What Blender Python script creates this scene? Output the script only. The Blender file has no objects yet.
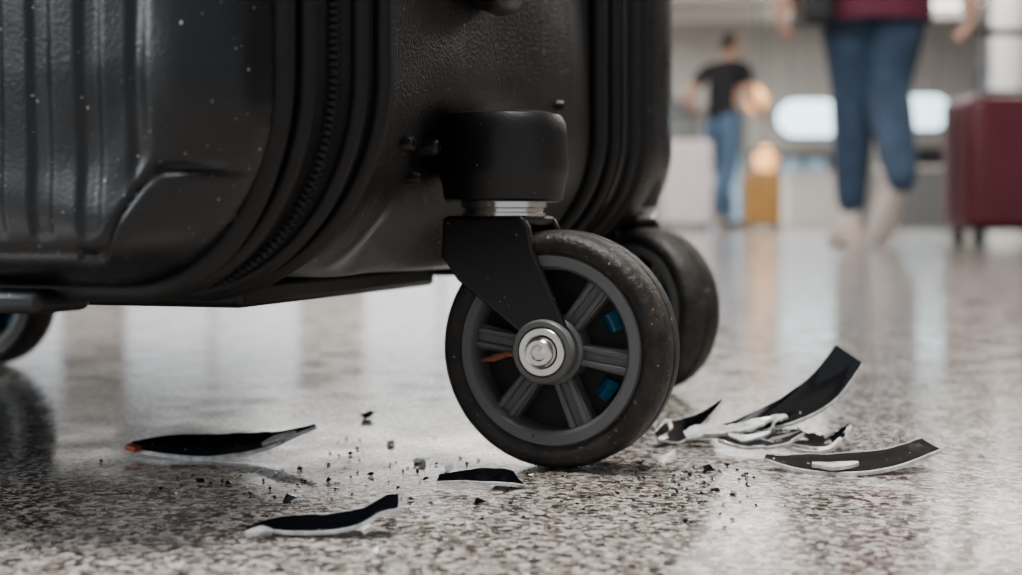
import bpy, bmesh, math, random
from mathutils import Vector, Matrix, noise
random.seed(7)
sc = bpy.context.scene
F = 1420.0; CAMH = 0.0775; HOR = 222.0
def G(px, py):               # floor point
    Y = F*CAMH/(py-HOR); return Vector(((px-511)*Y/F, Y, 0))
def Wp(px, py, Y):
    return Vector(((px-511)*Y/F, Y, CAMH-(py-HOR)*Y/F))

# ---------------------------------------------------------------- materials
def nd(nt, t, **kw):
    n = nt.nodes.new(t)
    for k, v in kw.items(): setattr(n, k, v)
    return n
def mat(name, col, rough=.5, metal=0., bump=None, speck=None, var=None, emit=None, rvar=None, coat=0., spec=.5):
    m = bpy.data.materials.new(name); m.use_nodes = True
    nt = m.node_tree; b = nt.nodes['Principled BSDF']; L = nt.links.new
    b.inputs['Base Color'].default_value = (*col, 1)
    b.inputs['Roughness'].default_value = rough
    b.inputs['Metallic'].default_value = metal
    b.inputs['Coat Weight'].default_value = coat
    b.inputs['Specular IOR Level'].default_value = spec
    tc = nd(nt, 'ShaderNodeTexCoord')
    cur = None
    if var:      # (scale, colour2)
        n = nd(nt, 'ShaderNodeTexNoise'); n.inputs['Scale'].default_value = var[0]; n.inputs['Detail'].default_value = 4
        L(tc.outputs['Object'], n.inputs['Vector'])
        r = nd(nt, 'ShaderNodeValToRGB'); r.color_ramp.elements[0].position = .35; r.color_ramp.elements[1].position = .7
        r.color_ramp.elements[0].color = (*col, 1); r.color_ramp.elements[1].color = (*var[1], 1)
        L(n.outputs['Fac'], r.inputs['Fac']); cur = r.outputs['Color']
    if speck:    # list of (scale, threshold, colour)
        for (s, th, c2) in speck:
            n = nd(nt, 'ShaderNodeTexNoise'); n.inputs['Scale'].default_value = s; n.inputs['Detail'].default_value = 1.5
            L(tc.outputs['Object'], n.inputs['Vector'])
            r = nd(nt, 'ShaderNodeMapRange'); r.inputs['From Min'].default_value = th; r.inputs['From Max'].default_value = th+.03
            L(n.outputs['Fac'], r.inputs['Value'])
            mx = nd(nt, 'ShaderNodeMix', data_type='RGBA')
            L(r.outputs['Result'], mx.inputs['Factor'])
            if cur: L(cur, mx.inputs['A'])
            else: mx.inputs['A'].default_value = (*col, 1)
            mx.inputs['B'].default_value = (*c2, 1); cur = mx.outputs['Result']
    if cur: L(cur, b.inputs['Base Color'])
    if rvar:
        n = nd(nt, 'ShaderNodeTexNoise'); n.inputs['Scale'].default_value = rvar[0]
        L(tc.outputs['Object'], n.inputs['Vector'])
        r = nd(nt, 'ShaderNodeMapRange'); r.inputs['To Min'].default_value = rough; r.inputs['To Max'].default_value = rvar[1]
        r.inputs['From Min'].default_value = .35; r.inputs['From Max'].default_value = .65
        L(n.outputs['Fac'], r.inputs['Value']); L(r.outputs['Result'], b.inputs['Roughness'])
    if bump:     # (scale, strength, distance)
        n = nd(nt, 'ShaderNodeTexNoise'); n.inputs['Scale'].default_value = bump[0]; n.inputs['Detail'].default_value = 3
        L(tc.outputs['Object'], n.inputs['Vector'])
        bp = nd(nt, 'ShaderNodeBump'); bp.inputs['Strength'].default_value = bump[1]; bp.inputs['Distance'].default_value = bump[2]
        L(n.outputs['Fac'], bp.inputs['Height']); L(bp.outputs['Normal'], b.inputs['Normal'])
    if emit:
        b.inputs['Emission Color'].default_value = (*emit[0], 1); b.inputs['Emission Strength'].default_value = emit[1]
    return m

M_shell = mat('shell_black', (.004,.0047,.0058), .25, bump=(900,.30,.0003), speck=[(620,.752,(.55,.55,.55)),(1100,.762,(.4,.4,.4))], rvar=(40,.36), spec=.45)
M_leather = mat('side_leather', (.004,.004,.004), .34, bump=(1000,.9,.0005), speck=[(500,.755,(.45,.42,.40))], spec=.42)
M_tape = mat('zip_tape', (.004,.004,.0045), .75, bump=(1500,.6,.0005), spec=.28)
M_pipe = mat('piping', (.004,.004,.0045), .45, bump=(1200,.4,.0004), spec=.33)
M_teeth = mat('zip_teeth', (.012,.012,.014), .35)
M_house = mat('housing_plastic', (.0045,.0045,.005), .38, bump=(1400,.35,.0003), speck=[(700,.75,(.35,.35,.35))], spec=.45)
M_fork = mat('fork_metal', (.0055,.006,.0065), .34, bump=(1600,.25,.0002), speck=[(900,.76,(.3,.3,.3))], spec=.4)
M_tire = mat('tire_rubber', (.009,.0085,.008), .52, bump=(500,.8,.0007), var=(130,(.034,.029,.025)), speck=[(420,.70,(.12,.045,.018)),(600,.73,(.3,.27,.24))], spec=.38)
M_rim = mat('rim_plastic', (.115,.118,.12), .36, bump=(900,.15,.0002), speck=[(500,.75,(.01,.01,.01))])
M_spoke = mat('spoke_plastic', (.105,.108,.11), .38, bump=(900,.2,.0002), speck=[(700,.75,(.01,.01,.01))])
M_dark = mat('dark_inner', (.004,.004,.005), .6)
M_chrome = mat('steel', (.80,.78,.75), .18, 1., bump=(700,.08,.0002))
M_steel2 = mat('steel_dull', (.42,.41,.39), .38, 1.)
M_blue = mat('blue_plastic', (.002,.085,.16), .15, coat=.5)
M_rust = mat('rust', (.16,.045,.015), .6, var=(900,(.35,.14,.06)))
M_black = mat('shard_black', (.002,.0025,.0035), .08, bump=(160,.12,.0006), speck=[(520,.73,(.45,.45,.45))], spec=.5)
M_edge = mat('shard_edge', (.85,.85,.84), .22, .2, var=(380,(.38,.38,.38)))
M_white = mat('shard_white', (.90,.90,.89), .18, .2, var=(190,(.42,.43,.44)))
M_red = mat('shard_red', (.45,.06,.03), .4)

# floor
def floor_mat():
    m = bpy.data.materials.new('terrazzo'); m.use_nodes = True
    nt = m.node_tree; b = nt.nodes['Principled BSDF']; L = nt.links.new
    tc = nd(nt, 'ShaderNodeTexCoord')
    def nz(scale, det=2, rough=.5):
        n = nd(nt, 'ShaderNodeTexNoise'); n.inputs['Scale'].default_value = scale; n.inputs['Detail'].default_value = det
        n.inputs['Roughness'].default_value = rough
        L(tc.outputs['Object'], n.inputs['Vector']); return n.outputs['Fac']
    def mr(v, a, bb):
        r = nd(nt, 'ShaderNodeMapRange'); r.inputs['From Min'].default_value = a; r.inputs['From Max'].default_value = bb
        L(v, r.inputs['Value']); return r.outputs['Result']
    def mix(f, a, c):
        mx = nd(nt, 'ShaderNodeMix', data_type='RGBA'); L(f, mx.inputs['Factor'])
        if isinstance(a, tuple): mx.inputs['A'].default_value = (*a, 1)
        else: L(a, mx.inputs['A'])
        if isinstance(c, tuple): mx.inputs['B'].default_value = (*c, 1)
        else: L(c, mx.inputs['B'])
        return mx.outputs['Result']
    base = mix(mr(nz(60), .4, .6), (.34,.308,.276), (.42,.39,.357))
    def chips(scale, lo, hi, col, base, ch='Red'):
        v = nd(nt, 'ShaderNodeTexVoronoi'); v.inputs['Scale'].default_value = scale
        L(tc.outputs['Object'], v.inputs['Vector'])
        sep = nd(nt, 'ShaderNodeSeparateColor'); L(v.outputs['Color'], sep.inputs['Color'])
        return mix(mr(sep.outputs[ch], lo, hi), base, col)
    base = chips(310, .72, .73, (.54,.51,.475), base)
    base = chips(400, .66, .67, (.18,.150,.130), base, 'Green')
    base = mix(mr(nz(370, 2), .53, .57), base, (.125,.10,.086))   # brown grains
    base = chips(450, .86, .87, (.035,.03,.027), base, 'Blue')
    base = mix(mr(nz(270, 2.5), .61, .63), base, (.04,.034,.03))           # dark grains
    base = mix(mr(nz(520, 1), .66, .68), base, (.66,.65,.63))
    # joints
    mp = nd(nt, 'ShaderNodeMapping'); a = math.radians(42)
    mp.inputs['Rotation'].default_value = (0, 0, -a)
    p = G(0, 548); lx = p.x*math.cos(a)+p.y*math.sin(a); ly = -p.x*math.sin(a)+p.y*math.cos(a)
    mp.inputs['Location'].default_value = (.35-lx, -ly, 0)
    L(tc.outputs['Object'], mp.inputs['Vector'])
    sx = nd(nt, 'ShaderNodeSeparateXYZ'); L(mp.outputs['Vector'], sx.inputs['Vector'])
    outs = []
    for o in ('X', 'Y'):
        pp = nd(nt, 'ShaderNodeMath', operation='PINGPONG'); pp.inputs[1].default_value = .6
        L(sx.outputs[o], pp.inputs[0])
        lt = nd(nt, 'ShaderNodeMath', operation='LESS_THAN'); lt.inputs[1].default_value = .0007
        L(pp.outputs[0], lt.inputs[0]); outs.append(lt.outputs[0])
    mxm = nd(nt, 'ShaderNodeMath', operation='MAXIMUM'); L(outs[0], mxm.inputs[0]); L(outs[1], mxm.inputs[1])
    hf = nd(nt, 'ShaderNodeMath', operation='MULTIPLY'); hf.inputs[1].default_value = .6; L(mxm.outputs[0], hf.inputs[0])
    base = mix(hf.outputs[0], base, (.14,.12,.11))
    L(base, b.inputs['Base Color'])
    rr = nd(nt, 'ShaderNodeMapRange'); rr.inputs['To Min'].default_value = .08; rr.inputs['To Max'].default_value = .20
    rr.inputs['From Min'].default_value = .35; rr.inputs['From Max'].default_value = .65
    L(nz(35, 5), rr.inputs['Value']); L(rr.outputs['Result'], b.inputs['Roughness'])
    bp = nd(nt, 'ShaderNodeBump'); bp.inputs['Strength'].default_value = .08; bp.inputs['Distance'].default_value = .0003
    L(nz(500, 3), bp.inputs['Height']); L(bp.outputs['Normal'], b.inputs['Normal'])
    b.inputs['Specular IOR Level'].default_value = .24
    return m

# ---------------------------------------------------------------- helpers
def empty(name, loc=(0,0,0), rz=0, parent=None):
    e = bpy.data.objects.new(name, None); e.empty_display_size = .05
    e.location = loc; e.rotation_euler = (0,0,rz); e.parent = parent
    sc.collection.objects.link(e); return e
def mesh(name, V, Fc, mats, parent=None, smooth=True, midx=None, loc=(0,0,0), rot=(0,0,0), bevel=0, fixn=True):
    me = bpy.data.meshes.new(name); me.from_pydata([tuple(v) for v in V], [], Fc)
    if not isinstance(mats, (list, tuple)): mats = [mats]
    for m in mats: me.materials.append(m)
    if midx:
        for p, i in zip(me.polygons, midx): p.material_index = i
    if fixn:
        bm = bmesh.new(); bm.from_mesh(me); bmesh.ops.recalc_face_normals(bm, faces=bm.faces); bm.to_mesh(me); bm.free()
    if smooth:
        me.polygons.foreach_set('use_smooth', [True]*len(me.polygons))
        me.set_sharp_from_angle(angle=math.radians(40))
    o = bpy.data.objects.new(name, me); sc.collection.objects.link(o)
    o.location = loc; o.rotation_euler = rot; o.parent = parent
    if bevel:
        b = o.modifiers.new('bev', 'BEVEL'); b.width = bevel; b.segments = 3; b.limit_method = 'ANGLE'; b.angle_limit = math.radians(35)
    return o
def box(c, s):
    x, y, z = c; a, b, d = s[0]/2, s[1]/2, s[2]/2
    V = [(x+i*a, y+j*b, z+k*d) for i in (-1,1) for j in (-1,1) for k in (-1,1)]
    Fc = [(0,1,3,2),(4,6,7,5),(0,4,5,1),(2,3,7,6),(0,2,6,4),(1,5,7,3)]
    return V, Fc
def join(parts):
    V = []; Fc = []
    for v, f in parts:
        n = len(V); V += [Vector(p) for p in v]; Fc += [tuple(i+n for i in q) for q in f]
    return V, Fc
def xf(part, M):
    return [M @ Vector(p) for p in part[0]], part[1]
def lathe(prof, axis='z', n=64, closed=False, c=(0,0,0)):
    V = []; Fc = []
    for (r, h) in prof:
        for i in range(n):
            a = 2*math.pi*i/n
            if axis == 'z': V.append((c[0]+r*math.cos(a), c[1]+r*math.sin(a), c[2]+h))
            elif axis == 'y': V.append((c[0]+r*math.cos(a), c[1]+h, c[2]+r*math.sin(a)))
            else: V.append((c[0]+h, c[1]+r*math.cos(a), c[2]+r*math.sin(a)))
    m = len(prof)
    for j in range(m if closed else m-1):
        k = (j+1) % m
        for i in range(n):
            Fc.append((j*n+i, j*n+(i+1)%n, k*n+(i+1)%n, k*n+i))
    return V, Fc
def extrude_poly(pts, y0, y1):
    n = len(pts)
    V = [(x, y0, z) for x, z in pts] + [(x, y1, z) for x, z in pts]
    Fc = [tuple(range(n)), tuple(range(2*n-1, n-1, -1))] + [(i, (i+1)%n, n+(i+1)%n, n+i) for i in range(n)]
    return V, Fc
def tube(pts, r, n=10, cap=True):
    P = [Vector(p) for p in pts]; V = []; Fc = []
    for i, p in enumerate(P):
        t = (P[min(i+1, len(P)-1)]-P[max(i-1, 0)]).normalized()
        a = t.orthogonal().normalized() if i == 0 else (a - a.dot(t)*t).normalized()
        b = t.cross(a); rr = r[i] if isinstance(r, (list, tuple)) else r
        for k in range(n):
            th = 2*math.pi*k/n; V.append(p+rr*(math.cos(th)*a+math.sin(th)*b))
    for i in range(len(P)-1):
        for k in range(n): Fc.append((i*n+k, i*n+(k+1)%n, (i+1)*n+(k+1)%n, (i+1)*n+k))
    if cap: Fc += [tuple(range(n)), tuple(range((len(P)-1)*n, len(P)*n))]
    return V, Fc
def sstep(a, b, x):
    t = max(0, min(1, (x-a)/(b-a))); return t*t*(3-2*t)

# ---------------------------------------------------------------- suitcase
TH = math.radians(17.7)
case = empty('black_suitcase', (-.0294, .36, 0), -TH)
Wd, ZB, ZT, R = .40, .059, .70, .055
def rrpath(step=.004, nc=28):
    pts = []
    def line(a, b, n):
        k = max(1, int((Vector(b)-Vector(a)).length/step))
        for i in range(k): pts.append((a[0]+(b[0]-a[0])*i/k, a[1]+(b[1]-a[1])*i/k, n[0], n[1]))
    def arc(cx, cz, a0):
        for i in range(nc):
            a = a0+math.pi/2*i/nc; pts.append((cx+R*math.cos(a), cz+R*math.sin(a), math.cos(a), math.sin(a)))
    line((0, ZB+R), (0, ZT-R), (1, 0)); arc(-R, ZT-R, 0)
    line((-R, ZT), (-Wd+R, ZT), (0, 1)); arc(-Wd+R, ZT-R, math.pi/2)
    line((-Wd, ZT-R), (-Wd, ZB+R), (-1, 0)); arc(-Wd+R, ZB+R, math.pi)
    line((-Wd+R, ZB), (-R, ZB), (0, -1)); arc(-R, ZB+R, 1.5*math.pi)
    return pts
PATH = rrpath(); NP = len(PATH)
KZ = .12
def pp(i, o, v, extra=0.):
    x, z, nx, nz = PATH[i]
    return Vector((x+nx*(o+extra), v, z+nz*(o*(KZ if o < 0 else 1)+extra)))
def loft(prof, close=False):
    V = []; Fc = []
    for (o, v) in prof:
        for i in range(NP): V.append(pp(i, o, v))
    for j in range(len(prof)-1):
        for i in range(NP):
            Fc.append((j*NP+i, j*NP+(i+1)%NP, (j+1)*NP+(i+1)%NP, (j+1)*NP+i))
    return V, Fc
def rtube(o, v, r, n=10):
    V = []; Fc = []
    for i in range(NP):
        c = pp(i, o, v); x, z, nx, nz = PATH[i]
        for k in range(n):
            a = 2*math.pi*k/n
            V.append(c+Vector((nx*r*math.cos(a), r*math.sin(a), nz*r*math.cos(a))))
    for i in range(NP):
        j = (i+1) % NP
        for k in range(n): Fc.append((i*n+k, i*n+(k+1)%n, j*n+(k+1)%n, j*n+k))
    return V, Fc
V, Fc = loft([(-.045,-.0305),(-.018,-.0305),(-.0125,-.024),(-.0085,-.0165),(-.005,-.009),(-.002,-.002),(-.001,.0015),(-.004,.0040),(-.012,.005),(-.018,.005)])
mesh('zip_tape_front', V, Fc, M_tape, case)
def side_o(v):
    K = [(.0045,-.016),(.010,-.0135),(.03,-.0125),(.06,-.0135),(.09,-.0130),(.12,-.010),(.15,-.006),(.18,-.003),(.206,-.003),(.209,-.006)]
    for (a, oa), (b, ob) in zip(K, K[1:]):
        if v <= b:
            t = max(0, (v-a)/(b-a)); return oa+(ob-oa)*t
    return -.006
vs = [.0045,.006,.008,.010]; v = .0125
while v < .205: vs.append(v); v += .0025
vs += [.206,.209]
V, Fc = loft([(side_o(v), v) for v in vs])
for idx in range(len(V)):
    i = idx % NP; q = V[idx]
    x, z, nx, nz = PATH[i]
    d = noise.noise(Vector((q.x*18, q.y*18, q.z*18)))*.0022
    s = 1 if q.x > -Wd/2 else -1
    f = sstep(.045, .085, q.y)*(1-sstep(.120, .160, q.y))*(1-sstep(.098, .125, q.z))
    near = 1-sstep(.03, .055, min(abs(q.x), abs(q.x+Wd)))
    V[idx] = q+Vector((nx*d-s*.009*f*near, 0, nz*d+.006*f*near*max(0,-nz)))
mesh('side_panel', V, Fc, M_leather, case)
V, Fc = loft([(-.006,.208),(-.002,.214),(0,.22),(.001,.25),(.001,.28),(-.003,.287)])
mesh('zip_tape_rear', V, Fc, M_tape, case)
V, Fc = loft([(-.006,.286),(.001,.290),(.004,.298),(.0055,.318),(.003,.343),(-.004,.362),(-.018,.374),(-.045,.376)])
Fc.append(tuple(range(len(V)-NP, len(V))))
mesh('rear_shell', V, Fc, M_shell, case)
P = [rtube(-.0165,-.0305,.0034), rtube(-.0128,-.0245,.0026), rtube(-.0052,-.0105,.0024), rtube(-.0020,-.0035,.0027),
     rtube(-.001,.213,.0035), rtube(.0015,.229,.0028), rtube(.0015,.262,.003), rtube(0,.287,.0038)]
V, Fc = join(P); mesh('piping', V, Fc, M_pipe, case)
def teeth(o, v, pitch=.0018):
    parts = []; acc = 0
    for i in range(NP):
        a = pp(i, o, v); b = pp((i+1) % NP, o, v); L = (b-a).length
        x, z, nx, nz = PATH[i]; t = (b-a).normalized(); n = Vector((nx, 0, nz)); w = Vector((0, 1, 0))
        s = acc
        while s < L:
            c = a+t*s
            for sgn in (-1, 1):
                cc = c+w*.0010*sgn+(t*pitch*.5 if sgn > 0 else Vector())
                M = Matrix(((t.x, w.x, n.x, cc.x), (t.y, w.y, n.y, cc.y), (t.z, w.z, n.z, cc.z), (0,0,0,1)))
                parts.append(xf(box((0,0,.0004), (pitch*.5, .0024, .0014)), M))
            s += pitch
        acc = s-L
    return join(parts)
V, Fc = join([teeth(-.0088, -.0175), teeth(.001, .245)]); mesh('zipper_teeth', V, Fc, M_teeth, case, smooth=False, fixn=False)

U0, Z0 = .0165, ZB+.0025
def sdist(u, z):
    x0, x1, z0, z1, r = U0, Wd-U0, Z0, ZT-.004, .046
    cx, cz = (x0+x1)/2, (z0+z1)/2
    qx = abs(u-cx)-(x1-x0)/2+r; qz = abs(z-cz)-(z1-z0)/2+r
    return -(math.hypot(max(qx, 0), max(qz, 0))+min(max(qx, qz), 0)-r)
def hshell(u, z):
    s = sdist(u, z)
    e = max(0, min(1, s/.026)); q = math.sqrt(max(0, 1-(1-e)**2))
    v = -.0305-.021*q
    if s < 0: v = -.0305
    um = min(u, Wd-u)
    zc = .0895 if um < .036 else .0895-.020*sstep(.036, .056, um)
    up = sstep(zc-.0012, zc+.0012, z)
    fld = sstep(.0385, .0425, um)*sstep(zc+.002, zc+.008, z)
    v += fld*.0010
    ph = (um-.0415)/.0135*2*math.pi
    rib = .5-.5*math.cos(ph); rib = sstep(.1, .6, rib)
    v -= fld*rib*.0008
    g = math.exp(-((z-zc)/.0014)**2)*sstep(-.001, .004, s)
    v += g*.0019*(1 if um < .06 else .3)
    v -= (1-up)*.0020*sstep(.0, .012, s)
    v -= .0036*math.exp(-(((um-.045)/.026)**2+((z-.074)/.010)**2))
    v -= .0026*math.exp(-(((um-.026)/.012)**2+((z-.112)/.018)**2))
    v += noise.noise(Vector((u*26, z*26, 0)))*.0018*q
    return v, s
us = []; u = U0-.003
while u < Wd-U0+.003: us.append(u); u += .0008 if u < .13 else .0025
zs = []; z = Z0-.003
while z < ZT: zs.append(z); z += .0008 if z < .17 else .005
V = []; S = []
for z in zs:
    for u in us:
        v, s = hshell(u, z); V.append((-u, v, z)); S.append(s)
nu = len(us); Fc = []
for j in range(len(zs)-1):
    for i in range(nu-1):
        a = j*nu+i; q = (a, a+1, a+nu+1, a+nu)
        if min(S[k] for k in q) > -.0018: Fc.append(q)
mesh('front_shell', V, Fc, M_shell, case)
parts = [box((-.23, -.010, ZB-.001), (.26, .020, .006)), box((-.085, -.030, ZB-.001), (.018, .022, .006))]
parts += [box((-.2, .12, ZB-.003), (.27, .16, .008))]
V, Fc = join(parts); mesh('base_rails', V, Fc, M_house, case, bevel=.0022)
scr = []
for (yy, zz, r) in ((.044, .100, .0024), (.074, .1005, .0026), (.060, .0905, .0018), (.165, .12, .002)):
    xx = (0 if zz > ZB+R else -R+math.sqrt(max(0, R*R-(ZB+R-zz)**2)))+side_o(yy)-(.004 if .06 < yy < .1 else .0008 if yy < .1 else 0)
    scr.append(lathe([(r, -.004), (r, .001), (r*.8, .0022), (r*.45, .0023), (r*.4, .0014), (.0001, .0014)], 'x', 16, c=(xx+.0010, yy, zz)))
V, Fc = join(scr); mesh('screws', V, Fc, M_house, case)
hp = []
hx = -.010
for yy in (.040, .100):
    hp.append(lathe([(.0001,-.011),(.006,-.0105),(.008,-.006),(.008,.006),(.006,.0105),(.0001,.011)], 'y', 20, c=(hx+.004, yy, .1525)))
hp.append(tube([(hx+.006,.040,.152),(hx+.012,.040,.160),(hx+.014,.043,.172),(hx+.016,.070,.180),(hx+.014,.097,.172),(hx+.012,.100,.160),(hx+.006,.100,.152)], .0045, 12))
hp.append(box((hx,.070,.158),(.008,.09,.008)))
V, Fc = join(hp); mesh('side_handle', V, Fc, M_house, case)
V, Fc = join([tube([(-.12,.2,ZT-.01),(-.12,.2,ZT+.25)], .006), tube([(-.28,.2,ZT-.01),(-.28,.2,ZT+.25)], .006),
              tube([(-.105,.2,ZT+.255),(-.295,.2,ZT+.255)], .012)])
mesh('telescopic_handle', V, Fc, M_steel2, case)

def caster(u, v, wang, tag, trail=.0195):
    e = empty('caster_'+tag, (-u, v, 0), wang+TH, case)
    C = (trail, 0, .0375)
    tp = [(.0290,-.0092),(.0305,-.0104),(.0325,-.0112),(.0345,-.0110),(.0360,-.0098),(.0370,-.0076),(.0375,-.0044),(.0375,-.0010),(.0370,-.0006),
          (.0370,.0006),(.0375,.0010),(.0375,.0044),(.0370,.0076),(.0360,.0098),(.0345,.0110),(.0325,.0112),(.0305,.0104),(.0290,.0092),(.0285,0)]
    V, Fc = lathe(tp, 'y', 128, True, C); mesh('tire', V, Fc, M_tire, e)
    rp = [(.0302,-.0096),(.0294,-.0110),(.0264,-.0110),(.0254,-.0098),(.0250,-.0060),(.0248,.0060),(.0254,.0098),(.0264,.0110),(.0294,.0110),(.0302,.0096),(.0294,0)]
    V, Fc = lathe(rp, 'y', 128, True, C); mesh('rim', V, Fc, M_rim, e)
    V, Fc = lathe([(.0250,-.0012),(.009,-.0012),(.009,.0012),(.0250,.0012)], 'y', 64, True, C); mesh('web', V, Fc, M_dark, e)
    parts = []
    def blk(r0, r1, w0, w1, y0, y1):
        Vb = [(r0,y0,-w0),(r0,y0,w0),(r0,y1,w0),(r0,y1,-w0),(r1,y0,-w1),(r1,y0,w1),(r1,y1,w1),(r1,y1,-w1)]
        return Vb, [(0,1,2,3),(7,6,5,4),(0,4,5,1),(1,5,6,2),(2,6,7,3),(3,7,4,0)]
    for k in range(6):
        a = math.radians(52+60*k)
        for sg in (-1, 1):
            b1 = blk(.009, .0257, .0031, .0042, sg*.001, sg*.0076)
            b2 = xf(blk(.009, .0254, .0009, .0010, sg*.0070, sg*.0090), Matrix.Translation((0,0,.0022)))
            b3 = xf(blk(.009, .0254, .0009, .0010, sg*.0070, sg*.0090), Matrix.Translation((0,0,-.0022)))
            for b in (b1, b2, b3):
                parts.append(xf(b, Matrix.Translation(C) @ Matrix.Rotation(-a, 4, 'Y')))
    V, Fc = join(parts); mesh('spokes', V, Fc, M_spoke, e, bevel=.0006)
    V, Fc = lathe([(.0001,-.0105),(.0098,-.0105),(.0108,-.0095),(.0108,.0095),(.0098,.0105),(.0001,.0105)], 'y', 64, False, C); mesh('hub', V, Fc, M_spoke, e)
    bl = []
    for a, w0, w1 in ((26, -9, 7), (-34, -10, 8)):
        nseg = 10; Vb = []; Fb = []
        for i in range(nseg+1):
            t = math.radians(a+w0+(w1-w0)*i/nseg)
            for rr_, yy_ in ((.0175,-.0015),(.0180,-.0036),(.0205,-.0056),(.0232,-.0040),(.0236,-.0015)):
                Vb.append((C[0]+rr_*math.cos(t), yy_, C[2]+rr_*math.sin(t)))
        for i in range(nseg):
            for q in range(4): Fb.append((i*5+q, i*5+q+1, (i+1)*5+q+1, (i+1)*5+q))
        Fb += [tuple(range(5)), tuple(range(nseg*5, nseg*5+5))]
        bl.append((Vb, Fb))
    V, Fc = join(bl); mesh('brake_segments', V, Fc, M_blue, e)
    hubarc = [(C[0]+.0082*math.cos(math.radians(t)), C[2]+.0082*math.sin(math.radians(t))) for t in range(20, -215, -18)]
    out = [(-.0150,.0790),(.0125,.0790),(.0145,.0755),(.0155,.0690),(C[0]+.0075,.0440)] + hubarc + [(-.0100,.0590),(-.0155,.0665)]
    for s, y0, y1 in (('near', -.0148, -.0118), ('far', .0118, .0148)):
        V, Fc = extrude_poly(out, y0, y1); mesh('fork_'+s, V, Fc, M_fork, e, bevel=.0009)
    V, Fc = box((-.001, 0, .0778), (.027, .0290, .0034)); mesh('fork_bridge', V, Fc, M_fork, e, bevel=.0012)
    V, Fc = lathe([(.0100,-.0140),(.0100,-.0160),(.0094,-.0168),(.0080,-.0170),(.0074,-.0158)], 'y', 48, False, C); mesh('hub_ring', V, Fc, M_rim, e)
    V, Fc = lathe([(.0078,-.0150),(.0078,-.0166),(.0072,-.0174),(.0054,-.0174),(.0050,-.0168)], 'y', 48, False, C); mesh('washer', V, Fc, M_chrome, e)
    V, Fc = lathe([(.0048,-.0165),(.0046,-.0190),(.0038,-.0200),(.0026,-.0200),(.0022,-.0188),(.0001,-.0186)], 'y', 48, False, C)
    mesh('axle_bolt', V, Fc, M_chrome, e)
    V, Fc = lathe([(.0001,.0150),(.006,.0150),(.006,.0175),(.0001,.0180)], 'y', 32, False, C); mesh('axle_nut', V, Fc, M_chrome, e)
    V, Fc = lathe([(.0128,.0785),(.0138,.0793),(.0138,.0803),(.0130,.0808),(.0130,.0816),(.0140,.0822),(.0140,.0842),(.012,.0850)], 'z', 48); mesh('swivel_collar', V, Fc, M_chrome, e)
    z0 = .0840
    hpf = [(.0120,z0),(.0180,z0),(.0192,z0+.0008),(.0196,z0+.0030),(.0198,z0+.0050),(.0207,z0+.0080),(.0210,z0+.0110),(.0206,z0+.0215),(.0200,z0+.0255),(.0186,z0+.0278),(.0150,z0+.0288),(.0001,z0+.0290)]
    V, Fc = lathe(hpf, 'z', 72); mesh('wheel_housing', V, Fc, M_house, e)
    return e
c1 = caster(.0044, .1027, math.radians(-22), 'front_right')
caster(.018, .316, math.radians(-50), 'rear_right')
caster(.386, .316, math.radians(-20), 'rear_left')
caster(.397, .1027, math.radians(-35), 'front_left')
V, Fc = tube([(-.0035,-.0095,.0335),(.001,-.0112,.0345),(.006,-.0112,.0360),(.0105,-.0112,.0358)], [.0004,.0011,.0009,.0005], 8)
mesh('rust_flake', V, Fc, M_rust, c1)

# ---------------------------------------------------------------- debris
def catmull(P, n=8):
    out = []
    for i in range(len(P)-1):
        p0, p1, p2, p3 = P[max(i-1,0)], P[i], P[i+1], P[min(i+2, len(P)-1)]
        for k in range(n):
            t = k/n; out.append(.5*((2*p1)+(-p0+p2)*t+(2*p0-5*p1+4*p2-p3)*t*t+(-p0+3*p1-3*p2+p3)*t**3))
    out.append(P[-1]); return out
def strip(P, Wd_, side, th, jag=.0, n=8, cup=0.):
    P = [Vector(p) for p in P]
    ws = [Vector((w, 0, 0)) for w in Wd_]
    sides = [Vector(s) for s in side] if isinstance(side, list) else [Vector(side)]*len(P)
    C = catmull(P, n); WW = [w.x for w in catmull(ws, n)]; SS = catmull(sides, n)
    V = []; Fc = []; mi = []
    FR = (-.5, -.46, -.2, 0, .2, .46, .5); K = len(FR)
    ja = jb = 0
    for i, c in enumerate(C):
        t = (C[min(i+1, len(C)-1)]-C[max(i-1, 0)]).normalized()
        s = SS[i]; s = (s-s.dot(t)*t).normalized(); nn = t.cross(s)
        if nn.z < 0: nn = -nn
        w = max(WW[i], .0002)
        if i % 3 == 0: ja = random.uniform(-jag, jag); jb = random.uniform(-jag, jag)
        for k, f in enumerate(FR):
            top = th/2 if 0 < k < K-1 else th*.36
            off = s*(f*w+(ja if k <= 1 else jb if k >= K-2 else 0))+nn*cup*(4*f*f)*w
            V.append(c+off+nn*top)
        for k, f in enumerate(FR):
            off = s*(f*w*1.03+(ja if k <= 1 else jb if k >= K-2 else 0))+nn*cup*(4*f*f)*w
            V.append(c+off-nn*th/2)
    Q = 2*K
    for i in range(len(C)-1):
        a, b = i*Q, (i+1)*Q
        for k in range(K-1):
            Fc.append((a+k, a+k+1, b+k+1, b+k)); mi.append(1 if k in (0, K-2) else 0)
            Fc.append((a+K+k, b+K+k, b+K+k+1, a+K+k+1)); mi.append(1)
        Fc.append((a, b, b+K, a+K)); mi.append(1)
        Fc.append((a+K-1, a+Q-1, b+Q-1, b+K-1)); mi.append(1)
    for b in (0, (len(C)-1)*Q):
        Fc.append(tuple([b+k for k in range(K)]+[b+K+k for k in range(K-1, -1, -1)])); mi.append(1)
    return V, Fc, mi
def joinm(L):
    V = []; Fc = []; mi = []
    for (v, f, m), off in L:
        n = len(V); V += v; Fc += [tuple(i+n for i in q) for q in f]; mi += [x+off for x in m]
    return V, Fc, mi
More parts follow.
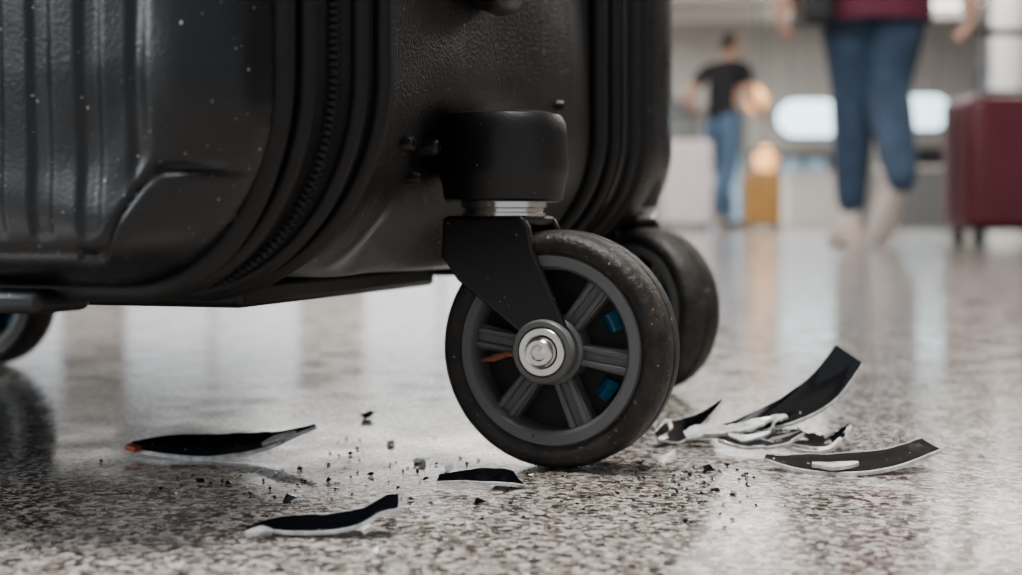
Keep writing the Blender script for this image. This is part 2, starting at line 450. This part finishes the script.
def shard(lst, name='broken_plastic_shard'):
    V, Fc, mi = joinm(lst)
    zmin = min(v.z for v in V)
    V = [v-Vector((0, 0, zmin-.00005)) for v in V]
    return mesh(name, V, Fc, [M_black, M_edge, M_white, M_edge, M_red, M_red], None, True, mi)
Y = .475
shard([(strip([Wp(130,446,Y),Wp(165,446,Y-.002),Wp(215,448,Y-.004),Wp(262,443,Y-.004),Wp(290,435,Y-.002),Wp(316,426,Y)],
              [.006,.016,.020,.016,.008,.0016], (.05,1,.24), .0013, .0004, cup=.04), 0),
       (strip([Wp(128,446,Y-.006),Wp(138,449,Y-.0085)], [.003,.003], (.05,1,.15), .0016), 4),
       (strip([Wp(262,444,Y-.009),Wp(276,438,Y-.007),Wp(296,432,Y-.004)], [.001,.003,.001], (.1,1,.4), .0009), 2)])
shard([(strip([G(438,486),G(470,487)+Vector((0,0,.0010)),G(500,488)+Vector((0,0,.0012)),G(518,486)], [.005,.009,.010,.008], (0,1,.24), .0011, .0004, cup=.06), 0)])
Y = .352
shard([(strip([Wp(246,538,Y),Wp(280,533,Y),Wp(325,533,Y),Wp(362,526,Y),Wp(385,514,Y),Wp(399,511,Y)], [.003,.007,.009,.009,.009,.008], (.12,1,.34), .0010, .0003, cup=.10), 0),
       (strip([Wp(246,540,Y-.005),Wp(260,537,Y-.005),Wp(272,538,Y-.005)], [.001,.003,.001], (0,1,.3), .0012), 2),
       (strip([Wp(362,537,Y-.005),Wp(370,532,Y-.0045)], [.002,.003], (0,1,.4), .0012), 2)])
Y = .490
shard([(strip([Wp(700,445,Y),Wp(742,438,Y),Wp(788,421,Y),Wp(824,397,Y),Wp(849,364,Y)], [.0035,.008,.0110,.0125,.0115],
              [(-.35,.8,.30),(-.4,.75,.45),(-.45,.6,.6),(-.6,.45,.6),(-.75,.35,.50)], .0016, .0002, cup=.05), 0),
       (strip([Wp(686,447,Y),Wp(708,441,Y),Wp(732,441,Y-.004),Wp(754,435,Y-.004),Wp(780,427,Y-.002)], [.006,.008,.005,.006,.001], (.1,1,.36), .0010, .0008, cup=.1), 2),
       (strip([Wp(718,450,Y-.012),Wp(748,454,Y-.012),Wp(780,450,Y-.012),Wp(802,442,Y-.010)], [.003,.010,.011,.004], (.2,1,.34), .0012, .0010, cup=.08), 0),
       (strip([Wp(728,446,Y-.010),Wp(745,449,Y-.0105),Wp(770,443,Y-.009)], [.002,.004,.001], (.2,1,.4), .0012, .0004), 2),
       (strip([Wp(752,447,Y-.008),Wp(785,453,Y-.010),Wp(820,457,Y-.010),Wp(838,449,Y-.008),Wp(851,436,Y-.006)], [.003,.014,.013,.008,.0015], (.1,1,.32), .0014, .0008, cup=.12), 0),
       (strip([Wp(772,440,Y-.006),Wp(776,430,Y-.004),Wp(786,426,Y-.003)], [.002,.004,.002], (.4,1,.5), .0009, .0004), 2)])
shard([(strip([G(656,448),Wp(680,441,.502),Wp(703,431,.500),Wp(723,411,.498)], [.003,.012,.010,.0015], (.15,1,.40), .0010, .0004, cup=.1), 0)])
Y = .445
shard([(strip([Wp(765,478,Y),Wp(800,484,Y-.004),Wp(845,486,Y-.006),Wp(890,480,Y-.004),Wp(931,466,Y)], [.003,.011,.014,.013,.010], (-.05,1,.28), .0012, .0004, cup=.03), 0),
       (strip([Wp(812,485,Y-.010),Wp(834,487,Y-.0115),Wp(858,484,Y-.0105)], [.001,.003,.001], (-.05,1,.4), .0012, .0003), 2)])
def crumb(p, r, fl=.6):
    bm = bmesh.new()
    for k in range(9):
        v = Vector((random.gauss(0,1), random.gauss(0,1), random.gauss(0,1))).normalized()
        bm.verts.new((v.x*r*random.uniform(.7,1.3), v.y*r*random.uniform(.7,1.3), v.z*r*fl))
    bmesh.ops.convex_hull(bm, input=bm.verts)
    bmesh.ops.delete(bm, geom=[v for v in bm.verts if not v.link_faces], context='VERTS')
    bm.verts.index_update()
    zm = min(v.co.z for v in bm.verts)
    V = [v.co+Vector((p[0], p[1], -zm)) for v in bm.verts]; Fc = [tuple(v.index for v in f.verts) for f in bm.faces]
    bm.free(); return V, Fc
D = []; Wt = []
for (x, y, s) in ((288,503,14),(367,419,13),(328,482,8),(250,495,4),(482,504,13),(482,520,4),(708,472,12),(716,491,7),(726,466,6),(690,476,5),(200,483,8),(228,485,7),(300,470,6),(862,464,7),(745,475,6),(425,480,6),(372,476,6),(530,475,6),(160,490,6),(640,464,6),(350,455,5),(410,500,6)):
    D.append(crumb(G(x, y), s*.68*G(x, y).y/F, .55))
for (x, y, s) in ((420,464,11),(391,445,8),(449,470,8),(652,430,12),(690,472,12),(700,484,6),(644,448,6),(378,556,10),(468,524,5),(735,495,7),(283,474,6)):
    Wt.append(crumb(G(x, y), s*.65*G(x, y).y/F, .8))
ZONES = ((120,322,420,470),(432,526,470,500),(238,408,505,552),(648,860,400,468),(755,940,460,502),(500,655,0,476))
for _ in range(330):
    cx, cy, sx_, sy_ = random.choice(((240,480,90,16),(450,478,60,18),(715,484,40,14),(760,486,60,14),(320,462,60,20),(640,478,40,14),(640,505,60,14)))
    x = random.gauss(cx, sx_); y = random.gauss(cy, sy_)
    if y < 410 or y > 560 or any(a < x < b and c < y < d for a, b, c, d in ZONES): continue
    p = G(x, y); (D if random.random() < .8 else Wt).append(crumb(p, random.uniform(.0002, .0008), .7))
vd, fd = join(D); vw, fw = join(Wt)
V = vd+vw; Fc = fd+[tuple(i+len(vd) for i in q) for q in fw]
mesh('plastic_crumbs', V, Fc, [M_black, M_white], None, False, [0]*len(fd)+[1]*len(fw))

# ---------------------------------------------------------------- background
M_maroon = mat('maroon_shell', (.075,.007,.014), .40, var=(8,(.095,.010,.019)))
M_pink = mat('pale_shell', (.66,.55,.56), .4, var=(8,(.72,.63,.63)))
M_yel = mat('amber_shell', (.55,.27,.06), .4, var=(8,(.62,.33,.09)))
M_rod = mat('aluminium', (.30,.30,.32), .4, .8)
def trolley(name, loc, rz, w, d, h, M, handle=.3):
    e = empty(name, loc, rz)
    zb = .055; V = []; NN = 80
    secs = []
    for k in range(9):
        f = k/8; a = f*math.pi/2; secs.append((zb+.035*(1-math.cos(a)), .035*(1-math.sin(a))))
    secs2 = [(zb+h-(z-zb), i) for z, i in reversed(secs)]
    for (z, ins) in secs+secs2:
        for i in range(NN):
            a = 2*math.pi*i/NN; ca, sa = math.cos(a), math.sin(a); ex = .32
            x = math.copysign(abs(ca)**ex, ca)*(w/2-ins); y = math.copysign(abs(sa)**ex, sa)*(d/2-ins)
            rb = .0035*math.cos(x/(w/2)*6*math.pi) if abs(y) > d*.4 else 0
            V.append((x, y-math.copysign(rb, y) if rb else y, z))
    m = len(secs)*2
    Fc = [(j*NN+i, j*NN+(i+1)%NN, (j+1)*NN+(i+1)%NN, (j+1)*NN+i) for j in range(m-1) for i in range(NN)]
    Fc += [tuple(range(NN)), tuple(range((m-1)*NN, m*NN))]
    mesh('shell', V, Fc, M, e)
    parts = []
    for x in (-1, 1):
        for y in (-1, 1):
            c = (x*(w/2-.05), y*(d/2-.045), .025)
            parts += [lathe([(.012,-.011),(.022,-.011),(.025,-.008),(.025,.008),(.022,.011),(.012,.011)], 'x', 24, True, c), box((c[0], c[1], .045), (.03, .012, .03)), lathe([(.02,.048),(.024,.056),(.024,.07)], 'z', 20, c=(c[0], c[1], 0))]
    V, Fc = join(parts); mesh('wheels', V, Fc, M_house, e)
    zt = zb+h
    V, Fc = join([tube([(sx*.12, -d*.3, zt-.02), (sx*.12, -d*.3, zt+handle)], .011) for sx in (-1, 1)]); mesh('handle_rods', V, Fc, M_rod, e)
    V, Fc = tube([(-.14, -d*.3, zt+handle), (-.12, -d*.3, zt+handle+.012), (.12, -d*.3, zt+handle+.012), (.14, -d*.3, zt+handle)], .014); mesh('handle_grip', V, Fc, M_house, e)
    V, Fc = tube([(-w*.25,d*.1,zt-.005),(-w*.2,d*.1,zt+.02),(w*.2,d*.1,zt+.02),(w*.25,d*.1,zt-.005)], .009); mesh('top_handle', V, Fc, M_house, e)
    pts = []
    for i in range(61):
        a = 2*math.pi*i/60; ca, sa = math.cos(a), math.sin(a)
        pts.append((math.copysign(abs(ca)**.25, ca)*(w/2+.001), 0, zb+h/2+math.copysign(abs(sa)**.22, sa)*(h/2+.001)))
    V, Fc = tube(pts, .005, 8, False); mesh('zip', V, Fc, M_house, e)
    return e
X = lambda px, Y: (px-511)*Y/F
trolley('maroon_suitcase', (X(1008,4.6), 4.6, 0), math.radians(8), .37, .24, .425, M_maroon, .19)
trolley('pale_pink_suitcase', (X(684,11.5), 11.5, 0), .2, .42, .27, .68, M_pink, .2)
trolley('amber_suitcase', (X(762,14), 14.0, 0), -.1, .36, .26, .50, M_yel, .2)

M_skin = mat('skin', (.52,.30,.21), .5, bump=(60,.1,.002))
M_jean = mat('denim', (.016,.034,.066), .8, bump=(300,.4,.001), var=(12,(.03,.056,.10)))
M_jean2 = mat('denim_light', (.06,.11,.19), .8, bump=(300,.4,.001), var=(12,(.08,.14,.23)))
M_maroont = mat('maroon_top', (.10,.008,.030), .8, bump=(120,.3,.002))
M_blackt = mat('black_tshirt', (.007,.008,.010), .85, bump=(120,.3,.002))
M_hair = mat('dark_hair', (.018,.012,.009), .55, bump=(200,.6,.002))
M_shoe = mat('shoe_canvas', (.56,.43,.39), .7, bump=(300,.2,.001))
M_sole = mat('shoe_sole', (.72,.62,.56), .6, bump=(150,.3,.001))
M_shoed = mat('dark_shoe', (.03,.03,.03), .6)
M_bag = mat('bag_leather', (.010,.010,.011), .45, bump=(200,.3,.001))
M_lip = mat('lips', (.35,.12,.10), .5); M_eye = mat('eye', (.75,.73,.7), .2); M_iris = mat('iris', (.03,.02,.015), .2)
def skinmesh(name, verts, edges, radii, mats, tags, parent, root=0, sub=2):
    me = bpy.data.meshes.new(name+'_src'); me.from_pydata([tuple(v) for v in verts], edges, [])
    o = bpy.data.objects.new(name+'_src', me); sc.collection.objects.link(o)
    o.modifiers.new('s', 'SKIN'); 
    for i, r in enumerate(radii):
        sv = me.skin_vertices[0].data[i]; sv.radius = r if isinstance(r, tuple) else (r, r); sv.use_root = (i == root)
    s = o.modifiers.new('ss', 'SUBSURF'); s.levels = sub; s.render_levels = sub
    dg = bpy.context.evaluated_depsgraph_get(); dg.update()
    nm = bpy.data.meshes.new_from_object(o.evaluated_get(dg)); nm.name = name
    bpy.data.objects.remove(o)
    for m in mats: nm.materials.append(m)
    VV = [Vector(v) for v in verts]
    for p in nm.polygons:
        c = p.center; best = None
        for (a, b), t in zip(edges, tags):
            A, B = VV[a], VV[b]; ab = B-A; f = max(0, min(1, (c-A).dot(ab)/max(ab.length_squared, 1e-9)))
            dd = (c-(A+ab*f)).length
            if best is None or dd < best[0]: best = (dd, t)
        p.material_index = best[1]; p.use_smooth = True
    ob = bpy.data.objects.new(name, nm); sc.collection.objects.link(ob); ob.parent = parent
    return ob
def hand(name, wrist, tip_dir, palm_n, mir, parent, s=1.0):
    z = Vector(tip_dir).normalized(); y = Vector(palm_n); y = (y-y.dot(z)*z).normalized(); x = y.cross(z)*mir
    def T(a, b, c): return Vector(wrist)+s*(x*a+y*b+z*c)
    V = [T(0,0,-.02), T(0,0,.015), T(0,0,.045), T(0,0,.075)]; E = [(0,1),(1,2),(2,3)]
    Rr = [(.026,.020),(.030,.018),(.036,.015),(.036,.013)]
    for fx, L in ((.030,.070),(.010,.080),(-.011,.074),(-.031,.058)):
        b = len(V)
        V += [T(fx, 0, .082), T(fx*1.05, .008, .082+L*.40), T(fx*1.07, .026, .082+L*.72), T(fx*1.07, .045, .082+L*.88)]
        E += [(3,b),(b,b+1),(b+1,b+2),(b+2,b+3)]; Rr += [.0095,.009,.008,.0065]
    b = len(V); V += [T(.036,.006,.035), T(.055,.014,.062), T(.058,.024,.088)]; E += [(1,b),(b,b+1),(b+1,b+2)]; Rr += [.012,.010,.0075]
    Rr = [((r[0]*s, r[1]*s) if isinstance(r, tuple) else r*s) for r in Rr]
    return skinmesh(name, V, E, Rr, [M_skin], [0]*len(E), parent, 0, 2)
def shoe(name, ankle_xy, heading, pitch, M, parent):
    secs = [(-.075,.022,.050),(-.065,.032,.075),(-.03,.036,.092),(.01,.036,.088),(.06,.040,.068),(.11,.045,.052),(.15,.043,.042),(.18,.034,.034),(.197,.014,.024)]
    V = []; n = 18; Fc = []; mi = []
    for (y, w, h) in secs:
        for i in range(n):
            a = 2*math.pi*i/n
            V.append(Vector((w*math.copysign(abs(math.cos(a))**.6, math.cos(a)), y, h/2+math.sin(a)*h/2)))
    m = len(secs)
    for j in range(m-1):
        for i in range(n):
            q = (j*n+i, j*n+(i+1)%n, (j+1)*n+(i+1)%n, (j+1)*n+i); Fc.append(q)
            mi.append(1 if sum(V[k].z for k in q)/4 < .022 else 0)
    Fc += [tuple(range(n)), tuple(range((m-1)*n, m*n))]; mi += [0, 0]
    P = Vector((0, .12, 0))
    Mx = Matrix.Translation(Vector((ankle_xy[0], ankle_xy[1], 0))) @ Matrix.Rotation(heading, 4, 'Z') @ Matrix.Translation(P) @ Matrix.Rotation(-pitch, 4, 'X') @ Matrix.Translation(-P)
    V = [Mx @ v for v in V]
    zm = min(v.z for v in V); V = [v-Vector((0,0,zm-.001)) for v in V]
    return mesh(name, V, Fc, [M, M_sole], parent, True, mi)
def head(c, yaw, long_hair, parent):
    e = empty('head', c, yaw, parent)   # faces +y
    bm = bmesh.new(); bmesh.ops.create_uvsphere(bm, u_segments=48, v_segments=32, radius=1)
    for v in bm.verts:
        x, y, z = v.co
        k = 1-.30*max(0, -z)**1.4
        fy = y*.093*(1-.12*max(0,-z))
        if y > 0: fy += .012*max(0,-z)*max(0,1-abs(x)*1.5)
        fx = x*.074*k
        ec = math.exp(-(((abs(x)-.42)/.16)**2+((z-.02)/.13)**2)) if y > 0 else 0
        v.co = (fx, fy-.008*ec, z*.118)
    me = bpy.data.meshes.new('face'); bm.to_mesh(me); bm.free(); me.materials.append(M_skin)
    for p in me.polygons: p.use_smooth = True
    o = bpy.data.objects.new('face', me); sc.collection.objects.link(o); o.parent = e
    V, Fc = tube([(0,.082,.012),(0,.096,-.010),(0,.109,-.030),(0,.092,-.040)], [.006,.009,.014,.009], 12); mesh('nose', V, Fc, M_skin, e)
    ev = [lathe([(.0001,-.011),(.008,-.008),(.011,0),(.008,.008),(.0001,.011)], 'y', 16, c=(sx*.031,.074,.004)) for sx in (-1,1)]
    V, Fc = join(ev); mesh('eyes', V, Fc, M_eye, e)
    V, Fc = join([lathe([(.0001,.004),(.0045,.003),(.0045,0)], 'y', 12, c=(sx*.031,.0825,.004)) for sx in (-1,1)]); mesh('irises', V, Fc, M_iris, e)
    V, Fc = tube([(-.024,.082,-.062),(-.010,.091,-.060),(0,.092,-.062),(.010,.091,-.060),(.024,.082,-.062)], [.002,.005,.0055,.005,.002], 10); mesh('mouth', V, Fc, M_lip, e)
    V, Fc = join([tube([(sx*.072,-.008,.022),(sx*.082,-.014,.020),(sx*.084,-.014,0),(sx*.079,-.006,-.022),(sx*.070,0,-.030)], [.006,.010,.011,.008,.004], 10) for sx in (-1,1)]); mesh('ears', V, Fc, M_skin, e)
    V, Fc = join([tube([(sx*.048,.078,.026),(sx*.032,.089,.031),(sx*.016,.089,.027)], [.002,.004,.003], 8) for sx in (-1,1)]); mesh('brows', V, Fc, M_hair, e)
    bm = bmesh.new(); bmesh.ops.create_uvsphere(bm, u_segments=48, v_segments=32, radius=1)
    for v in bm.verts:
        x, y, z = v.co; low = -.35 if not long_hair else -1
        nz = 1+.05*noise.noise(v.co*6)
        lim = .42 if y > .15 else (low if y < -.1 else low+(.42-low)*(y+.1)/.25)
        zz = max(z, lim)
        v.co = (x*.083*nz*(1 if z > lim else .93), (y*.100-.010)*nz*(1 if z > lim else .9), zz*.128*nz)
        if long_hair and z < 0 and y < .1: v.co.z -= .12*(-z)
    me = bpy.data.meshes.new('hair'); bm.to_mesh(me); bm.free(); me.materials.append(M_hair)
    for p in me.polygons: p.use_smooth = True
    o = bpy.data.objects.new('hair', me); sc.collection.objects.link(o); o.parent = e
def skel(d):
    out = {}
    for k in ('pel','sp','ch','nb','nk','hb'): out[k] = d[k]
    for s in 'LR':
        for k in ('sh','ua','el','wr','hip','th','kn','cf','an'): out[k+s] = d[k+s]
    return out
def lerp(a, b, t): return tuple(Vector(a).lerp(Vector(b), t))
def mk(d):
    for s in 'LR':
        d['ua'+s] = lerp(d['sh'+s], d['el'+s], .55); d['th'+s] = lerp(d['hip'+s], d['kn'+s], .35)
        c = Vector(lerp(d['kn'+s], d['an'+s], .3)); c.y -= .012; d['cf'+s] = tuple(c)
    return d
def make_person(name, loc, rz, d, rad, mats, shoes, hd, headyaw, long_hair, hands):
    J = skel(d)
    names = list(J)
    pe = empty(name, loc, rz)
    V = [Vector(J[n]) for n in names]; ix = {n: i for i, n in enumerate(names)}
    B = [('pel','sp',0),('sp','ch',0),('ch','nb',0),('nb','nk',1),('nk','hb',1)]
    for s in 'LR':
        B += [('nb','sh'+s,0),('sh'+s,'ua'+s,0),('ua'+s,'el'+s,1),('el'+s,'wr'+s,1),('pel','hip'+s,2),('hip'+s,'th'+s,2),('th'+s,'kn'+s,2),('kn'+s,'cf'+s,2),('cf'+s,'an'+s,2)]
    def key(n): return n[:-1] if n[-1] in 'LR' else n
    skinmesh('body', V, [(ix[a], ix[b]) for a, b, t in B], [rad[key(n)] for n in names], mats, [t for _, _, t in B], pe, ix['pel'], 2)
    for h in hands: hand('hand_'+h[0], J['wr'+h[0]], h[1], h[2], h[3], pe)
    for s in shoes: shoe('shoe_'+s[0], s[1], s[2], s[3], s[4], pe)
    head(hd, headyaw, long_hair, pe)
    return pe
rw = dict(pel=(.135,.105), sp=(.115,.085), ch=(.135,.095), nb=(.07,.06), nk=.045, hb=.045, sh=.052, ua=.042, el=.036, wr=.026, hip=.108, th=.108, kn=.076, cf=.072, an=.046)
w = mk(dict(pel=(0,0,.93), sp=(0,.01,1.08), ch=(0,.02,1.25), nb=(0,.01,1.39), nk=(0,.015,1.45), hb=(0,.03,1.52),
    shL=(-.165,.01,1.365), shR=(.165,.01,1.365), elL=(-.235,-.03,1.08), elR=(.235,.02,1.08), wrL=(-.275,.06,.80), wrR=(.275,-.04,.78),
    hipL=(-.085,0,.86), hipR=(.085,0,.86), knL=(-.045,.10,.50), knR=(.035,.02,.48), anL=(-.045,.14,.10), anR=(.0,-.30,.17)))
wm = make_person('walking_woman', (X(876,4.35), 4.35, 0), 0, w, rw, [M_maroont, M_skin, M_jean],
    [('R', (.0,-.29), math.radians(8), math.radians(48), M_shoe), ('L', (-.045,.16), 0, 0, M_shoe)], (0,.04,1.60), 0, True,
    [('L', (-.08,.1,-1), (1,.1,0), -1), ('R', (.03,.05,-1), (-1,.1,0), 1)])
V = []; n = 40
for z, a, b in ((.69,.172,.128),(.76,.172,.130),(.85,.168,.128),(.93,.158,.120),(1.02,.140,.105)):
    for i in range(n):
        t = 2*math.pi*i/n; f = 1+.025*math.sin(9*t)*(1.0 if z < .9 else .3)
        V.append((a*math.cos(t)*f, b*math.sin(t)*f, z))
Fc = [(j*n+i, j*n+(i+1)%n, (j+1)*n+(i+1)%n, (j+1)*n+i) for j in range(4) for i in range(n)]
mesh('shirt_hem', V, Fc, M_maroont, wm)
V, Fc = box((-.20,-.03,.78), (.10,.24,.24)); mesh('shoulder_bag', V, Fc, M_bag, wm, bevel=.03)
V, Fc = tube([(-.20,-.13,.89),(-.19,-.10,1.15),(-.14,-.04,1.41),(-.12,.03,1.41),(-.17,.08,1.15),(-.20,.07,.89)], .012, 8); mesh('bag_strap', V, Fc, M_bag, wm)

rm = dict(pel=(.155,.12), sp=(.15,.115), ch=(.18,.13), nb=(.085,.07), nk=.055, hb=.055, sh=.070, ua=.064, el=.045, wr=.033, hip=.11, th=.105, kn=.078, cf=.075, an=.055)
m_ = mk(dict(pel=(0,0,.97), sp=(0,.02,1.14), ch=(0,.05,1.32), nb=(0,.08,1.46), nk=(0,.10,1.52), hb=(0,.12,1.58),
    shL=(-.20,.06,1.44), shR=(.20,.06,1.44), elL=(-.30,-.12,1.18), elR=(.27,.05,1.16), wrL=(-.27,.10,1.02), wrR=(.27,.26,1.04),
    hipL=(-.09,0,.90), hipR=(.09,0,.90), knL=(-.09,.16,.52), knR=(.09,-.04,.50), anL=(-.09,.26,.10), anR=(.09,-.34,.15)))
make_person('walking_man', (X(722,12.6), 12.6, 0), math.radians(-40), m_, rm, [M_blackt, M_skin, M_jean2],
    [('L', (-.09,.28), 0, 0, M_shoed), ('R', (.09,-.33), 0, math.radians(40), M_shoed)], (0,.14,1.66), math.radians(-15), False,
    [('L', (0,.5,-.8), (1,0,0), -1), ('R', (0,.8,-.5), (-1,0,0), 1)])

# ---------------------------------------------------------------- hall
M_floor = floor_mat()
mesh('floor', [(-16,-6,0),(16,-6,0),(16,26,0),(-16,26,0)], [(0,1,2,3)], M_floor, smooth=False)
M_wall = mat('wall_paint', (.46,.44,.41), .7, var=(.6,(.54,.52,.49)))
M_wallw = mat('wall_panel', (.66,.64,.61), .5, var=(1.,(.60,.58,.55)))
M_ceil = mat('ceiling_panel', (.66,.635,.60), .7, var=(.5,(.72,.69,.66)))
M_dk = mat('dark_frame', (.05,.05,.055), .5)
M_grey = mat('grey_frame', (.16,.165,.17), .5)
M_gl = mat('lit_sign', (.8,.9,.95), .4, emit=((.62,.90,1.0), 3.2))
M_gw = mat('lit_window', (.8,.85,.9), .4, emit=((.85,.93,1.0), 1.1))
M_warm = mat('warm_lamp', (.9,.5,.2), .4, emit=((1.0,.40,.10), 2.2))
M_cyan = mat('glass_panel', (.32,.48,.62), .2, var=(2,(.42,.60,.74)), emit=((.5,.75,.95), .22))
HC = 3.7
mesh('wall_back', *box((0,26.1,HC/2), (32,.2,HC)), M_wall, smooth=False)
mesh('wall_left', *box((-16.1,10,HC/2), (.2,32.4,HC)), M_wallw, smooth=False)
mesh('wall_right', *box((16.1,10,HC/2), (.2,32.4,HC)), M_wallw, smooth=False)
mesh('ceiling', *box((0,10,HC+.1), (32.4,32.4,.2)), M_ceil, smooth=False)
yb = 25.6; k = yb/F
def sign(x0, x1, y0, y1, Mx, ys=24.6):
    k = ys/F; cx = (x0+x1)/2; zc = CAMH-((y0+y1)/2-HOR)*k
    e = empty('illuminated_sign', (X(cx, ys), ys, zc)); wv, hv = (x1-x0)*k, (y1-y0)*k
    def rr(w, h, n=10):
        r = min(w, h)*.48; P = []
        for qx, qz, a0 in ((1,1,0),(-1,1,90),(-1,-1,180),(1,-1,270)):
            for i in range(n+1):
                a = math.radians(a0+90*i/n); P.append((qx*(w/2-r)+r*math.cos(a), qz*(h/2-r)+r*math.sin(a)))
        return P
    mesh('sign_face', *extrude_poly(rr(wv, hv), -.10, -.04), Mx, e, smooth=False)
    mesh('sign_frame', *extrude_poly(rr(wv+.1, hv+.1), -.06, .08), M_grey, e, smooth=False)
    mesh('hangers', *join([tube([(s*wv*.3,0,hv*.4),(s*wv*.3,0,HC-zc)], .02, 8) for s in (-1,1)]), M_grey, e)
sign(777, 846, 101, 136, M_gl)
sign(894, 948, 96, 129, M_gl)
for i, (x0, x1, y0, mm, fr) in enumerate(((560,655,60,M_gw,M_grey),(780,832,155,M_cyan,M_grey),(842,868,150,M_grey,M_grey),(905,945,150,M_dk,M_dk),(662,692,100,M_grey,M_grey),(700,745,110,M_cyan,M_grey),(-60,60,60,M_gw,M_grey),(120,300,60,M_gw,M_grey),(360,520,60,M_gw,M_grey),(985,1100,70,M_cyan,M_grey))):
    z1 = CAMH-(y0-HOR)*k; wv = (x1-x0)*k
    e = empty('shop_window', (X((x0+x1)/2, yb), yb+.35, 0))
    mesh('pane', *box((0,-.05,z1/2+.02), (wv,.06,z1-.1)), mm, e, smooth=False)
    parts = [box((s*wv/2,-.06,z1/2), (.08,.14,z1)) for s in (-1,0,1)]+[box((0,-.06,z1), (wv+.08,.14,.1)), box((0,-.06,.06), (wv,.14,.12))]
    V, Fc = join(parts); mesh('frame', V, Fc, fr, e, smooth=False)
V, Fc = lathe([(.30,0),(.30,.12),(.24,.14),(.24,HC-.14),(.30,HC-.1),(.30,HC)], 'z', 32); mesh('hall_column', V, Fc, M_wallw, loc=(X(1012,17), 17, 0))
for px, py, Y in ((766,160,17.5),(757,100,18.5)):
    z = CAMH-(py-HOR)*Y/F; e = empty('pendant_lamp', (X(px,Y), Y, HC)); z -= HC
    mesh('shade', *lathe([(.0001,z-.16),(.10,z-.13),(.15,z-.02),(.13,z+.08),(.05,z+.15),(.01,z+.18)], 'z', 24), M_warm, e)
    mesh('cord', *tube([(0,0,z+.17),(0,0,0)], .01, 8), M_dk, e)
for px, w_, h_, Y, Mx in ((820, 1.1, .80, 22, M_wallw), (915, .9, .85, 21, M_grey)):
    e = empty('service_counter', (X(px,Y), Y, 0))
    mesh('body', *box((0,0,h_/2), (w_,.6,h_)), Mx, e, bevel=.02, smooth=False); mesh('top', *box((0,0,h_+.02), (w_+.1,.7,.05)), M_ceil, e, smooth=False)
for i in range(7):
    mesh('trim_%d' % (i+1), *box((0, 2+i*3.6, HC-.12), (32,.25,.24)), M_wallw, smooth=False)
M_tube = mat('luminous_panel', (.9,.9,.9), .4, emit=((1,.98,.95), 4.0))
for i, (x, y) in enumerate([(x, y) for x in (-8,-1,6) for y in (3.8, 11.0, 18.2, 23.4)]):
    e = empty('ceiling_light', (x, y, HC))
    mesh('diffuser', *box((0,0,-.06), (3.2,1.0,.04)), M_tube, e, smooth=False)
    mesh('tray', *box((0,0,-.02), (3.3,1.1,.04)), M_dk, e, smooth=False)
def area(name, loc, rot, sx_, sy_, en, col):
    l = bpy.data.lights.new(name, 'AREA'); l.shape = 'RECTANGLE'; l.size = sx_; l.size_y = sy_; l.energy = en; l.color = col
    o = bpy.data.objects.new(name, l); o.location = loc; o.rotation_euler = rot; sc.collection.objects.link(o)
area('hall_light', (.25, .15, HC-.15), (0,0,0), 2.0, 1.0, 300, (1,.975,.94))
for y in (8, 16, 22): area('hall_light', (1, y, HC-.3), (0,0,0), 10, 2, 560, (1,.97,.93))
area('window_light', (-5, -1.5, 2.2), (math.radians(68), 0, math.radians(-72)), 3, 2.0, 250, (.86,.93,1))

w_ = bpy.data.worlds.new('world'); sc.world = w_; w_.use_nodes = True
bg = w_.node_tree.nodes['Background']; bg.inputs[0].default_value = (.86,.92,1,1); bg.inputs[1].default_value = .55

# ---------------------------------------------------------------- camera
cd = bpy.data.cameras.new('camera'); cam = bpy.data.objects.new('camera', cd); sc.collection.objects.link(cam)
cam.location = (0, 0, CAMH); cam.rotation_euler = (math.radians(90), 0, 0)
cd.sensor_width = 36; cd.lens = F*36/1022; cd.shift_y = -(287.5-HOR)/1022
cd.clip_start = .01; cd.clip_end = 100
cd.dof.use_dof = True; cd.dof.focus_distance = .410; cd.dof.aperture_fstop = 11
sc.camera = cam
